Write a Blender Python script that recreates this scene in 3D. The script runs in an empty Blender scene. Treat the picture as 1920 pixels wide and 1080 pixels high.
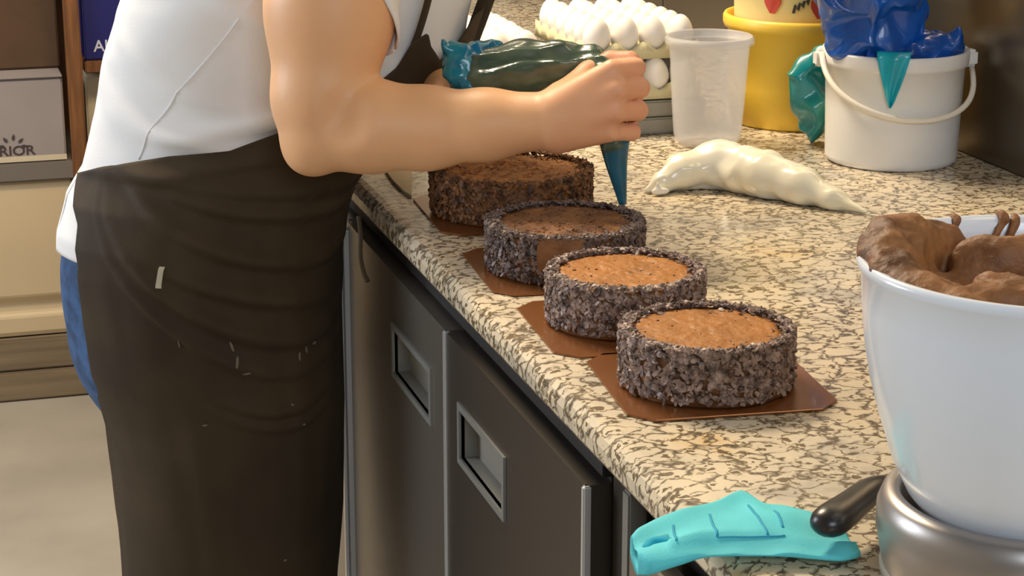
import bpy, bmesh, math, random
import numpy as np
from mathutils import Vector, Matrix, noise as mn
random.seed(7); np.random.seed(7)
D = bpy.data; SC = bpy.context.scene; COL = SC.collection
PI = math.pi

# ------------------------------------------------------------------ camera, world, lights, exposure
CAM = (0.0, 0.0, 1.535); FPX = 3850.0
YAW = math.radians(16.5); PITCH = math.radians(15.9)
cam = D.cameras.new('camera'); cam.sensor_width = 36; cam.lens = FPX / 1920 * 36
cam.clip_start = 0.05
cam_o = D.objects.new('camera', cam); COL.objects.link(cam_o)
cam_o.location = CAM; cam_o.rotation_euler = (PI/2 - PITCH, 0, -YAW)
SC.camera = cam_o
cam.dof.use_dof = False

SC.view_settings.view_transform = 'Standard'; SC.view_settings.look = 'None'
SC.view_settings.gamma = 1.0; SC.view_settings.use_curve_mapping = False
SC.view_settings.exposure = -0.02

w = D.worlds.new('world'); SC.world = w; w.use_nodes = True
bg = w.node_tree.nodes['Background']; bg.inputs[0].default_value = (1.0, 0.90, 0.78, 1); bg.inputs[1].default_value = 0.11

def area(name, loc, target, size, size_y, power, color):
    l = D.lights.new(name, 'AREA'); l.shape = 'RECTANGLE'; l.size = size; l.size_y = size_y
    l.energy = power; l.color = color
    o = D.objects.new(name, l); COL.objects.link(o); o.location = loc
    o.rotation_euler = (Vector(target) - Vector(loc)).to_track_quat('-Z', 'Y').to_euler()
    return o
area('ceiling_lamp_light', (0.30, 3.45, 2.75), (0.75, 2.3, 0.9), 0.9, 0.45, 84, (1.0, 0.83, 0.60))
area('near_ceiling_lamp_light', (1.5, 1.1, 2.75), (1.2, 1.5, 0.9), 1.0, 0.5, 9, (1.0, 0.80, 0.56))
area('window_daylight', (-2.0, 3.3, 1.75), (0.4, 2.4, 0.95), 1.2, 1.2, 62, (0.80, 0.89, 1.0))
area('front_window_daylight', (0.2, -1.3, 2.2), (0.8, 2.0, 0.95), 1.4, 1.0, 37, (0.80, 0.90, 1.0))

# ------------------------------------------------------------------ pixel -> point on a chosen plane (for measuring)
_f = np.array([math.sin(YAW)*math.cos(PITCH), math.cos(YAW)*math.cos(PITCH), -math.sin(PITCH)])
_u = np.array([math.sin(YAW)*math.sin(PITCH), math.cos(YAW)*math.sin(PITCH), math.cos(PITCH)])
_r = np.array([math.cos(YAW), -math.sin(YAW), 0])
def at(x, y, Y):
    d = _f + (x-960)/FPX*_r + (540-y)/FPX*_u
    p = np.array(CAM) + d * (Y / d[1])
    return (float(p[0]), float(p[1]), float(p[2]))
def atz(x, y, z):
    d = _f + (x-960)/FPX*_r + (540-y)/FPX*_u
    p = np.array(CAM) + d * ((z - CAM[2]) / d[2])
    return (float(p[0]), float(p[1]), float(p[2]))

# ------------------------------------------------------------------ materials
def mat(name, color, rough=0.6, metal=0.0, bump=0.0, bscale=60, var=0.0, vscale=8, trans=0.0, sss=0.0, stretch=None, coat=0.0, spec=0.5, color2=None, alpha=1.0, detail=4):
    m = D.materials.new(name); m.use_nodes = True; nt = m.node_tree; N = nt.nodes; L = nt.links
    b = N['Principled BSDF']
    b.inputs['Base Color'].default_value = (*color, 1); b.inputs['Roughness'].default_value = rough
    b.inputs['Metallic'].default_value = metal; b.inputs['Transmission Weight'].default_value = trans
    b.inputs['Specular IOR Level'].default_value = spec; b.inputs['Coat Weight'].default_value = coat
    b.inputs['Alpha'].default_value = alpha
    if sss:
        b.inputs['Subsurface Weight'].default_value = sss; b.inputs['Subsurface Radius'].default_value = (1, 0.4, 0.25)
        b.inputs['Subsurface Scale'].default_value = 0.01
    tc = N.new('ShaderNodeTexCoord'); mp = N.new('ShaderNodeMapping'); L.new(tc.outputs['Object'], mp.inputs[0])
    if stretch: mp.inputs['Scale'].default_value = stretch
    if var or color2:
        n = N.new('ShaderNodeTexNoise'); n.inputs['Scale'].default_value = vscale; n.inputs['Detail'].default_value = detail
        L.new(mp.outputs[0], n.inputs['Vector'])
        r = N.new('ShaderNodeValToRGB'); L.new(n.outputs['Fac'], r.inputs[0])
        c2 = color2 or tuple(min(1, c*(1+var)) for c in color); c1 = color if color2 else tuple(c*(1-var) for c in color)
        r.color_ramp.elements[0].color = (*c1, 1); r.color_ramp.elements[1].color = (*c2, 1)
        r.color_ramp.elements[0].position = .35; r.color_ramp.elements[1].position = .65
        L.new(r.outputs[0], b.inputs['Base Color'])
    if bump:
        n2 = N.new('ShaderNodeTexNoise'); n2.inputs['Scale'].default_value = bscale; n2.inputs['Detail'].default_value = 5
        L.new(mp.outputs[0], n2.inputs['Vector'])
        bp = N.new('ShaderNodeBump'); bp.inputs['Strength'].default_value = bump; bp.inputs['Distance'].default_value = 0.004
        L.new(n2.outputs['Fac'], bp.inputs['Height']); L.new(bp.outputs[0], b.inputs['Normal'])
    return m

def skin_mat():
    m = mat('skin', (.66, .35, .19), .48, sss=.25, bump=.06, bscale=150); N = m.node_tree.nodes; L = m.node_tree.links; b = N['Principled BSDF']
    tc = N.new('ShaderNodeTexCoord'); sx = N.new('ShaderNodeSeparateXYZ'); L.new(tc.outputs['Object'], sx.inputs[0])
    n = N.new('ShaderNodeTexNoise'); n.inputs['Scale'].default_value = 26; L.new(tc.outputs['Object'], n.inputs['Vector'])
    a = N.new('ShaderNodeMapRange'); a.inputs[1].default_value = .66; a.inputs[2].default_value = .93; L.new(sx.outputs[0], a.inputs[0])
    mu = N.new('ShaderNodeMath'); mu.operation = 'MULTIPLY_ADD'; L.new(n.outputs['Fac'], mu.inputs[0]); mu.inputs[1].default_value = .5; mu.inputs[2].default_value = -.25
    ad = N.new('ShaderNodeMath'); ad.use_clamp = True; L.new(a.outputs[0], ad.inputs[0]); L.new(mu.outputs[0], ad.inputs[1])
    r = N.new('ShaderNodeValToRGB'); L.new(ad.outputs[0], r.inputs[0]); r.color_ramp.elements[0].color = (.84, .47, .24, 1); r.color_ramp.elements[1].color = (.76, .33, .21, 1)
    L.new(r.outputs[0], b.inputs['Base Color']); return m
def granite():
    m = D.materials.new('granite'); m.use_nodes = True; nt = m.node_tree; N = nt.nodes; L = nt.links
    b = N['Principled BSDF']; b.inputs['Roughness'].default_value = 0.22; b.inputs['Specular IOR Level'].default_value = .6
    tc = N.new('ShaderNodeTexCoord')
    mp = N.new('ShaderNodeMapping'); mp.inputs['Scale'].default_value = (0.8, 1.0, 1.0); mp.inputs['Rotation'].default_value = (0, 0, 0.5)
    L.new(tc.outputs['Object'], mp.inputs[0])
    nd = N.new('ShaderNodeTexNoise'); nd.inputs['Scale'].default_value = 55; nd.inputs['Detail'].default_value = 3
    L.new(mp.outputs[0], nd.inputs['Vector'])
    sub = N.new('ShaderNodeVectorMath'); sub.operation = 'SUBTRACT'; sub.inputs[1].default_value = (.5, .5, .5); L.new(nd.outputs['Color'], sub.inputs[0])
    mul = N.new('ShaderNodeVectorMath'); mul.operation = 'SCALE'; mul.inputs['Scale'].default_value = 0.034; L.new(sub.outputs[0], mul.inputs[0])
    add = N.new('ShaderNodeVectorMath'); L.new(mp.outputs[0], add.inputs[0]); L.new(mul.outputs[0], add.inputs[1])
    vo = N.new('ShaderNodeTexVoronoi'); vo.feature = 'DISTANCE_TO_EDGE'; vo.inputs['Scale'].default_value = 46
    L.new(add.outputs[0], vo.inputs['Vector'])
    # breaks in the vein network
    nb = N.new('ShaderNodeTexNoise'); nb.inputs['Scale'].default_value = 70; nb.inputs['Detail'].default_value = 3; L.new(mp.outputs[0], nb.inputs['Vector'])
    thr = N.new('ShaderNodeMapRange'); thr.inputs[1].default_value = .38; thr.inputs[2].default_value = .66; thr.inputs[3].default_value = 0.0; thr.inputs[4].default_value = 0.23
    L.new(nb.outputs['Fac'], thr.inputs[0])
    dv = N.new('ShaderNodeMath'); dv.operation = 'DIVIDE'; L.new(vo.outputs['Distance'], dv.inputs[0]); L.new(thr.outputs[0], dv.inputs[1])
    r1 = N.new('ShaderNodeValToRGB'); L.new(dv.outputs[0], r1.inputs[0])
    e = r1.color_ramp.elements; e[0].position = .15; e[0].color = (0, 0, 0, 1); e[1].position = 1.5; e[1].color = (1, 1, 1, 1)
    # base cream to tan to grey
    nc = N.new('ShaderNodeTexNoise'); nc.inputs['Scale'].default_value = 7; nc.inputs['Detail'].default_value = 6; nc.inputs['Roughness'].default_value = .65
    L.new(tc.outputs['Object'], nc.inputs['Vector'])
    r2 = N.new('ShaderNodeValToRGB'); L.new(nc.outputs['Fac'], r2.inputs[0])
    e = r2.color_ramp.elements; e[0].position = .3; e[0].color = (.36, .33, .29, 1); e[1].position = .60; e[1].color = (.77, .64, .45, 1)
    x = r2.color_ramp.elements.new(.46); x.color = (.66, .57, .43, 1)
    x = r2.color_ramp.elements.new(.72); x.color = (.70, .45, .19, 1)
    dk = N.new('ShaderNodeValToRGB'); L.new(nb.outputs['Fac'], dk.inputs[0])
    dk.color_ramp.elements[0].color = (.17, .125, .07, 1); dk.color_ramp.elements[0].position = .5
    dk.color_ramp.elements[1].color = (.105, .085, .065, 1); dk.color_ramp.elements[1].position = .7
    mx = N.new('ShaderNodeMix'); mx.data_type = 'RGBA'
    L.new(r1.outputs[0], mx.inputs[0]); L.new(dk.outputs[0], mx.inputs[6]); L.new(r2.outputs[0], mx.inputs[7])
    L.new(mx.outputs[2], b.inputs['Base Color'])
    return m

M = {}
M['granite'] = granite()
M['floor'] = mat('floor_vinyl', (.36, .32, .26), .55, var=.1, vscale=3, bump=.1, bscale=200)
M['wall'] = mat('painted_wall', (.62, .56, .45), .8, var=.04)
M['splash'] = mat('dull_steel_splash', (.20, .17, .13), .30, metal=.85, var=.15, vscale=2)
M['steel'] = mat('brushed_steel', (.32, .29, .25), .38, metal=.9, stretch=(1, 1, .05), bump=.08, bscale=500)
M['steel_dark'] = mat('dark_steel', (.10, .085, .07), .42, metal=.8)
M['steel_edge'] = mat('bright_steel_edge', (.80, .80, .80), .35, metal=.75)  # paler than the door steel: light caught on the edges is in the colour
M['black'] = mat('black_gap', (.012, .010, .010), .7)
M['frame'] = mat('handle_plastic', (.22, .22, .205), .4, metal=.2)
M['pocket'] = mat('handle_pocket', (.24, .23, .20), .5)
M['skin'] = skin_mat()
M['shirt'] = mat('white_cotton', (.82, .81, .80), .85, bump=.06, bscale=300)
M['seam'] = mat('shirt_seam', (.80, .80, .80), .8)
M['jeans'] = mat('blue_denim', (.035, .085, .20), .85, var=.35, vscale=40, bump=.1, bscale=600)
M['shoe'] = mat('white_clog', (.6, .6, .58), .5)
M['hair'] = mat('brown_hair', (.06, .035, .02), .6, stretch=(1, 1, .15), var=.4, vscale=80)
M['board'] = mat('copper_cake_board', (.27, .10, .028), .30, metal=.5, coat=.3)
M['board_edge'] = mat('board_rim', (.75, .55, .38), .5)
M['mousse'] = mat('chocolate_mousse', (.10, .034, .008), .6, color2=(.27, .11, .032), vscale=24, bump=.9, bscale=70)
M['cake_top'] = mat('cake_top_cream', (.34, .125, .013), .50, var=.12, vscale=25, bump=.55, bscale=130)
M['cake_top_nut'] = mat('nut_crumb', (.20, .075, .02), .7, color2=(.46, .19, .045), vscale=85, bump=.9, bscale=150)
M['flakes'] = mat('chocolate_flakes', (.085, .052, .040), .5, color2=(.40, .28, .23), vscale=110, detail=2)
M['flakes_shade'] = mat('shaded_chocolate_flakes', (.05, .03, .024), .5, color2=(.22, .15, .125), vscale=110, detail=2)  # same flakes darkened: the baker's shadow on this cake is in the colour
M['nut_side'] = mat('nut_side_crumb', (.06, .026, .012), .6, color2=(.26, .11, .035), vscale=90, detail=2)
M['pit'] = mat('dark_crumb', (.10, .04, .015), .7)
M['white_plastic'] = mat('white_plastic', (.80, .80, .80), .28, sss=.1)
M['bowl'] = mat('white_bowl', (.80, .84, .90), .22, coat=.2)
M['bail'] = mat('cream_handle', (.83, .78, .68), .4)
M['base'] = mat('grey_metal_base', (.36, .33, .31), .36, metal=.75)
M['yellow'] = mat('yellow_plastic', (.86, .55, .06), .4, sss=.1)
M['yellow_pale'] = mat('pale_yellow_label', (.88, .72, .30), .5)
M['red'] = mat('red_print', (.50, .05, .02), .5)
M['ink'] = mat('dark_print', (.05, .04, .03), .5)
M['jar'] = mat('frosted_plastic', (.78, .77, .76), .35, alpha=.34)
M['bluebag'] = mat('blue_plastic_film', (.003, .085, .42), .28, var=.4, vscale=10, coat=.4)
M['cyanbag'] = mat('cyan_plastic_film', (.0, .36, .48), .3, var=.25, vscale=14, coat=.3)
M['tealbag'] = mat('teal_plastic_film', (.0, .22, .25), .3, color2=(.03, .20, .02), vscale=9, coat=.4)
M['blackbag'] = mat('black_plastic_film', (.010, .008, .010), .28, coat=.3)
M['pipebag'] = mat('green_film_over_chocolate', (.025, .055, .038), .3, color2=(.10, .15, .10), vscale=14, coat=.5, stretch=(1, 1, 2.5))
M['pipetail'] = mat('teal_blue_film', (.0, .12, .28), .28, color2=(.01, .22, .28), vscale=25, coat=.4)
M['nozzle'] = mat('piping_tip_film', (.01, .12, .19), .3, var=.3, vscale=20, coat=.3)
M['cream'] = mat('cream_in_clear_bag', (.84, .78, .58), .25, color2=(.93, .90, .80), vscale=10, coat=.5, sss=.1)
M['cloth'] = mat('turquoise_cloth', (.10, .60, .66), .75, var=.07, vscale=10, bump=.15, bscale=500)
M['cloth_line'] = mat('cloth_print_line', (.015, .33, .50), .75)
M['cloth_shade'] = mat('cloth_fold_shade', (.0, .36, .52), .8)  # darker cloth tone standing in for shade inside the fold
M['blackplastic'] = mat('black_handle', (.018, .015, .014), .32)
M['blade'] = mat('palette_blade', (.30, .20, .12), .3, metal=.8)
M['egg'] = mat('white_egg', (.86, .81, .74), .5, sss=.1)
M['pulp'] = mat('egg_tray_pulp', (.62, .56, .34), .9, bump=.3, bscale=200)
M['greycrate'] = mat('grey_crate', (.26, .245, .20), .6)
M['wood'] = mat('shelf_wood', (.19, .075, .022), .55, stretch=(8, 8, .6), var=.3, vscale=12)
M['carton_brown'] = mat('brown_carton', (.085, .045, .02), .85, var=.15)
M['carton_white'] = mat('grey_white_carton', (.31, .265, .25), .8, var=.05)
M['carton_blue'] = mat('navy_carton', (.008, .008, .12), .6)
M['carton_cream'] = mat('cream_carton', (.62, .52, .36), .8)
M['letter'] = mat('letter_white', (.60, .58, .66), .6)
M['letter_dark'] = mat('letter_dark', (.06, .04, .04), .7)
M['shelf_grey'] = mat('grey_shelf_board', (.17, .145, .12), .6)
M['beige'] = mat('beige_panel', (.62, .48, .29), .6, var=.06, vscale=2)
M['plinth'] = mat('brown_plinth', (.22, .16, .095), .6, stretch=(.3, 4, 8), var=.2)
M['flour'] = mat('flour_smear', (.17, .145, .095), .9)
M['tag'] = mat('cream_tag', (.62, .56, .42), .8)
M['lip'] = mat('lips', (.5, .18, .14), .5)
M['eye'] = mat('eyes', (.04, .03, .02), .2)

def apron_mat():
    m = mat('dark_brown_apron', (.027, .0145, .0045), .8, color2=(.052, .031, .010), vscale=5, bump=.12, bscale=400)
    return m
M['apron'] = apron_mat()

# ------------------------------------------------------------------ mesh helpers
def mesh_obj(name, V, F, m, parent=None, smooth=False, mats=None):
    me = D.meshes.new(name); me.from_pydata([tuple(map(float, v)) for v in V], [], [tuple(int(i) for i in f) for f in F]); me.update()
    for mm in (mats or [m]): me.materials.append(mm)
    if smooth: me.polygons.foreach_set('use_smooth', [True]*len(me.polygons))
    o = D.objects.new(name, me); COL.objects.link(o)
    if parent is not None: put(o, parent)
    return o
def put(o, parent):
    o.parent = parent
    o.matrix_parent_inverse = Matrix.Translation(-Vector(parent.location)) if parent.parent is None else Matrix()
def bm_obj(name, bm, m, parent=None, smooth=False, bevel=0, seg=2):
    if bevel:
        bmesh.ops.bevel(bm, geom=list(bm.edges), offset=bevel, segments=seg, affect='EDGES', clamp_overlap=True)
    bmesh.ops.recalc_face_normals(bm, faces=bm.faces)
    me = D.meshes.new(name); bm.to_mesh(me); bm.free(); me.materials.append(m)
    if smooth: me.polygons.foreach_set('use_smooth', [True]*len(me.polygons))
    o = D.objects.new(name, me); COL.objects.link(o)
    if parent is not None: put(o, parent)
    return o
def add_box(bm, x0, x1, y0, y1, z0, z1):
    v = [bm.verts.new(p) for p in ((x0,y0,z0),(x1,y0,z0),(x1,y1,z0),(x0,y1,z0),(x0,y0,z1),(x1,y0,z1),(x1,y1,z1),(x0,y1,z1))]
    for f in ((0,3,2,1),(4,5,6,7),(0,1,5,4),(1,2,6,5),(2,3,7,6),(3,0,4,7)): bm.faces.new([v[i] for i in f])
def box(name, b, m, parent=None, bevel=0.003, seg=2):
    bm = bmesh.new(); add_box(bm, *b); return bm_obj(name, bm, m, parent, bevel=bevel, seg=seg)
def empty(name, loc, label, cat, group=None):
    o = D.objects.new(name, None); COL.objects.link(o); o.location = loc; o.empty_display_size = .05
    return tag(o, label, cat, group)
def tag(o, label, cat, group=None):
    o['label'] = label; o['category'] = cat
    if group: o['group'] = group
    return o
def struct(o): o['kind'] = 'structure'; return o
def lathe(name, prof, m, c=(0, 0, 0), parent=None, n=64, smooth=True, closed=True):
    V = []; F = []
    k = len(prof)
    for i in range(n):
        a = 2*PI*i/n
        for r, z in prof: V.append((c[0]+r*math.cos(a), c[1]+r*math.sin(a), c[2]+z))
    for i in range(n):
        j = (i+1) % n
        for q in range(k-1): F.append((i*k+q, j*k+q, j*k+q+1, i*k+q+1))
    if closed:
        F.append(tuple(i*k for i in range(n))[::-1]); F.append(tuple(i*k+k-1 for i in range(n)))
    o = mesh_obj(name, V, F, m, parent, smooth)
    return o
def tube(name, pts, rad, m, parent=None, n=10, closed=False, flat=1.0):
    """sweep a circle (radius may vary) along points"""
    P = [Vector(p) for p in pts]; K = len(P)
    rr = rad if isinstance(rad, (list, tuple)) else [rad]*K
    V = []; F = []; up = Vector((0, 0, 1))
    T0 = None
    for i, p in enumerate(P):
        if closed: t = (P[(i+1) % K] - P[i-1])
        else: t = (P[min(i+1, K-1)] - P[max(i-1, 0)])
        t.normalize()
        if T0 is None:
            a = t.orthogonal() if abs(t.dot(up)) > .95 else t.cross(up).normalized()
        else:
            a = (T0 - t*T0.dot(t)).normalized()
        a.normalize(); T0 = a; b = t.cross(a)
        for j in range(n):
            q = 2*PI*j/n; V.append(p + a*math.cos(q)*rr[i] + b*math.sin(q)*rr[i]*flat)
    for i in range(K if closed else K-1):
        for j in range(n):
            A = i*n+j; B = i*n+(j+1) % n; C_ = ((i+1) % K)*n; F.append((A, B, C_+(j+1) % n, C_+j))
    if not closed:
        F.append(tuple(range(n))[::-1]); F.append(tuple((K-1)*n+j for j in range(n)))
    return mesh_obj(name, V, F, m, parent, True)
def curve_pts(pts, n=24):
    """Catmull-Rom through points (any dimension)"""
    P = np.array(pts, float); P = np.vstack([2*P[0]-P[1], P, 2*P[-1]-P[-2]]); out = []
    K = len(P)-3
    for s in np.linspace(0, K-1e-6, n):
        i = int(s); t = s-i; p0, p1, p2, p3 = P[i:i+4]
        out.append(.5*((2*p1)+(-p0+p2)*t+(2*p0-5*p1+4*p2-p3)*t*t+(-p0+3*p1-3*p2+p3)*t**3))
    return np.array(out)
def text_mesh(name, s, size, m, mat4, parent=None, extrude=.0006, bold=0.0):
    cu = D.curves.new(name, 'FONT'); cu.body = s; cu.size = size; cu.extrude = extrude; cu.offset = bold
    to = D.objects.new(name+'_src', cu); COL.objects.link(to)
    bpy.context.view_layer.update()
    me = D.meshes.new_from_object(to.evaluated_get(bpy.context.evaluated_depsgraph_get()))
    D.objects.remove(to); D.curves.remove(cu)
    me.transform(mat4); me.materials.clear(); me.materials.append(m)
    o = D.objects.new(name, me); COL.objects.link(o)
    if parent is not None: put(o, parent)
    return o
def sheet(name, grid, m, parent=None, thick=.002, smooth=True, offset=0):
    """grid: (rows, cols, 3) -> sheet with thickness"""
    G = np.array(grid); r, c = G.shape[:2]
    F = [(i*c+j, i*c+j+1, (i+1)*c+j+1, (i+1)*c+j) for i in range(r-1) for j in range(c-1)]
    o = mesh_obj(name, G.reshape(-1, 3), F, m, parent, smooth)
    s = o.modifiers.new('s', 'SOLIDIFY'); s.thickness = thick; s.offset = offset
    return o

# signed-distance modelling --------------------------------------------------------------
def sd_cap(P, a, b, ra, rb):
    a = np.array(a, np.float32); b = np.array(b, np.float32); ab = b-a; L2 = float(ab@ab)+1e-12
    q = [P[i]-a[i] for i in range(3)]
    t = np.clip((q[0]*ab[0]+q[1]*ab[1]+q[2]*ab[2])/L2, 0, 1)
    return np.sqrt((q[0]-t*ab[0])**2+(q[1]-t*ab[1])**2+(q[2]-t*ab[2])**2) - (ra+(rb-ra)*t)
def sd_ell(P, c, r, R=None):
    q = [P[i]-c[i] for i in range(3)]
    if R is not None:
        q = [R[0][i]*q[0]+R[1][i]*q[1]+R[2][i]*q[2] for i in range(3)]
    k0 = np.sqrt((q[0]/r[0])**2+(q[1]/r[1])**2+(q[2]/r[2])**2)
    k1 = np.sqrt((q[0]/r[0]**2)**2+(q[1]/r[1]**2)**2+(q[2]/r[2]**2)**2)+1e-9
    return k0*(k0-1)/k1
def sdf_mesh(name, prims, h, m, parent=None, post=None, disp=None):
    """prims: ('c',a,b,ra,rb,k) | ('e',c,r,R,k) | ('s',c,r,k) subtract sphere"""
    lo = np.full(3, 9e9); hi = -lo
    bb = []
    for p in prims:
        if p[0] == 'c':
            a, b, r = np.array(p[1]), np.array(p[2]), max(p[3], p[4]); l = np.minimum(a, b)-r; u = np.maximum(a, b)+r; k = p[5]
        else:
            c = np.array(p[1]); r = max(p[2]) if p[0] == 'e' else p[2]; l = c-r; u = c+r; k = p[-1]
        bb.append((l-k-2*h, u+k+2*h, k))
        if p[0] != 's': lo = np.minimum(lo, l); hi = np.maximum(hi, u)
    lo = lo-3*h; hi = hi+3*h; n = np.ceil((hi-lo)/h).astype(int)+1
    Fd = np.full(n, .05, np.float32)
    for p, (l, u, k) in zip(prims, bb):
        i0 = np.clip(np.floor((l-lo)/h).astype(int), 0, n-1); i1 = np.clip(np.ceil((u-lo)/h).astype(int)+1, 1, n)
        ax = [(lo[q]+h*np.arange(i0[q], i1[q])).astype(np.float32) for q in range(3)]
        P = [ax[0][:, None, None], ax[1][None, :, None], ax[2][None, None, :]]
        sl = tuple(slice(i0[q], i1[q]) for q in range(3))
        A = Fd[sl]
        if p[0] == 'c': B = sd_cap(P, *p[1:5])
        elif p[0] == 'e': B = sd_ell(P, p[1], p[2], p[3])
        else: B = -(sd_ell(P, p[1], (p[2],)*3))
        B = np.broadcast_to(B, A.shape)
        if p[0] == 's':
            hh = np.maximum(k-np.abs(A-B), 0)/k; Fd[sl] = np.maximum(A, B)+hh*hh*k/4
        else:
            hh = np.maximum(k-np.abs(A-B), 0)/k; Fd[sl] = np.minimum(A, B)-hh*hh*k/4
    if post is not None:
        ax = [(lo[q]+h*np.arange(n[q])).astype(np.float32) for q in range(3)]
        Fd = post(Fd, [ax[0][:, None, None], ax[1][None, :, None], ax[2][None, None, :]])
    V, Q = nets(Fd, lo, h)
    if disp is not None: V = disp(V)
    me = D.meshes.new(name)
    me.vertices.add(len(V)); me.vertices.foreach_set('co', V.astype(np.float32).ravel())
    me.loops.add(Q.size); me.loops.foreach_set('vertex_index', Q.astype(np.int32).ravel())
    me.polygons.add(len(Q)); me.polygons.foreach_set('loop_start', np.arange(len(Q), dtype=np.int32)*4)
    me.polygons.foreach_set('use_smooth', np.ones(len(Q), bool))
    me.update(calc_edges=True); me.validate(); me.materials.append(m)
    o = D.objects.new(name, me); COL.objects.link(o)
    if parent is not None: put(o, parent)
    return o
def nets(Fd, lo, h):
    n = np.array(Fd.shape); S = Fd < 0
    c = [Fd[i:n[0]-1+i, j:n[1]-1+j, k:n[2]-1+k] for i in (0, 1) for j in (0, 1) for k in (0, 1)]
    cs = sum((x < 0).astype(np.int8) for x in c)
    act = (cs > 0) & (cs < 8); idx = np.argwhere(act)
    vals = np.stack([x[act] for x in c], 1)
    corners = np.array([(i, j, k) for i in (0, 1) for j in (0, 1) for k in (0, 1)], float)
    acc = np.zeros((len(idx), 3)); cnt = np.zeros(len(idx))
    for a in range(8):
        for b in range(a+1, 8):
            if abs(corners[a]-corners[b]).sum() != 1: continue
            va, vb = vals[:, a], vals[:, b]; s = (va < 0) != (vb < 0)
            t = np.where(s, va/np.where(va-vb == 0, 1, va-vb), 0)
            acc += np.where(s[:, None], corners[a]+t[:, None]*(corners[b]-corners[a]), 0); cnt += s
    V = (idx+acc/cnt[:, None])*h+lo
    vid = np.full(act.shape, -1, np.int32); vid[act] = np.arange(len(idx))
    Q = []
    for axis in range(3):
        s0 = [slice(None)]*3; s1 = [slice(None)]*3; s0[axis] = slice(0, -1); s1[axis] = slice(1, None)
        ch = S[tuple(s0)] != S[tuple(s1)]; e = np.argwhere(ch)
        b, d = (axis+1) % 3, (axis+2) % 3
        ok = (e[:, b] > 0) & (e[:, d] > 0) & (e[:, b] < n[b]-1) & (e[:, d] < n[d]-1); e = e[ok]
        def g(db, dd):
            x = e.copy(); x[:, b] -= db; x[:, d] -= dd; return vid[x[:, 0], x[:, 1], x[:, 2]]
        q = np.stack([g(1, 1), g(0, 1), g(0, 0), g(1, 0)], 1)
        fl = ~S[e[:, 0], e[:, 1], e[:, 2]]
        q[fl] = q[fl][:, ::-1]; Q.append(q)
    return V, np.vstack(Q)
def noise_disp(amp, sc, ridged=False, keepz=None, seed=0.0):
    def f(V):
        out = V.copy()
        for i, v in enumerate(V):
            p = Vector(v)*sc + Vector((seed, seed*1.7, 0)); nv = mn.noise_vector(p)
            if ridged:
                q = mn.noise(p*.8); nv = nv*(1-abs(q)*1.2)
                nv = nv + mn.noise_vector(p*2.1)*.45
            out[i] += np.array(nv)*amp
        if keepz is not None: out[:, 2] = np.maximum(out[:, 2], keepz)
        return out
    return f

CZ = 0.9          # worktop height
# ================================================================== SETTING
struct(box('floor', (-2.2, 2.0, -1.5, 5.0, -.06, 0), M['floor'], bevel=0))
struct(box('wall_back', (-2.2, 2.0, 5.0, 5.1, 0, 2.9), M['wall'], bevel=0))
struct(box('wall_left', (-2.3, -2.2, -1.5, 5.1, 0, 2.9), M['wall'], bevel=0))
WX = 1.474
struct(box('wall_right', (WX+.012, WX+.12, -1.5, 5.0, 0, 2.9), M['wall'], bevel=0))
sp = empty('steel_splashback', (WX+.006, 2.5, CZ), 'dull grey-brown steel splashback along the right side of the worktop', 'splashback')
for k in range(4):
    y0 = .6+k*1.1; box('panel', (WX, WX+.011, y0+.001, y0+1.098, CZ, 1.75), M['splash'], sp, bevel=.0015)

# ================================================================== WORKTOP + UNDERCOUNTER FRIDGE
NX = .574
def worktop():
    prof = [(NX+.02, .866), (NX+.004, .868), (NX, .874), (NX, .886), (NX+.003, .894), (NX+.009, .899), (NX+.018, CZ), (WX, CZ), (WX, .866)]
    V = []; F = []; ys = np.linspace(.85, 4.545, 38); k = len(prof)
    for y in ys:
        for x, z in prof: V.append((x, y, z))
    for i in range(len(ys)-1):
        for q in range(k): F.append((i*k+q, i*k+(q+1) % k, (i+1)*k+(q+1) % k, (i+1)*k+q))
    F.append(tuple(range(k))[::-1]); F.append(tuple((len(ys)-1)*k+q for q in range(k)))
    o = mesh_obj('worktop', V, F, M['granite'])
    bm = bmesh.new(); bm.from_mesh(o.data); bmesh.ops.recalc_face_normals(bm, faces=bm.faces); bm.to_mesh(o.data); bm.free()
    return tag(o, 'cream and dark speckled granite worktop with rounded front edge', 'worktop')
worktop()

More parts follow.
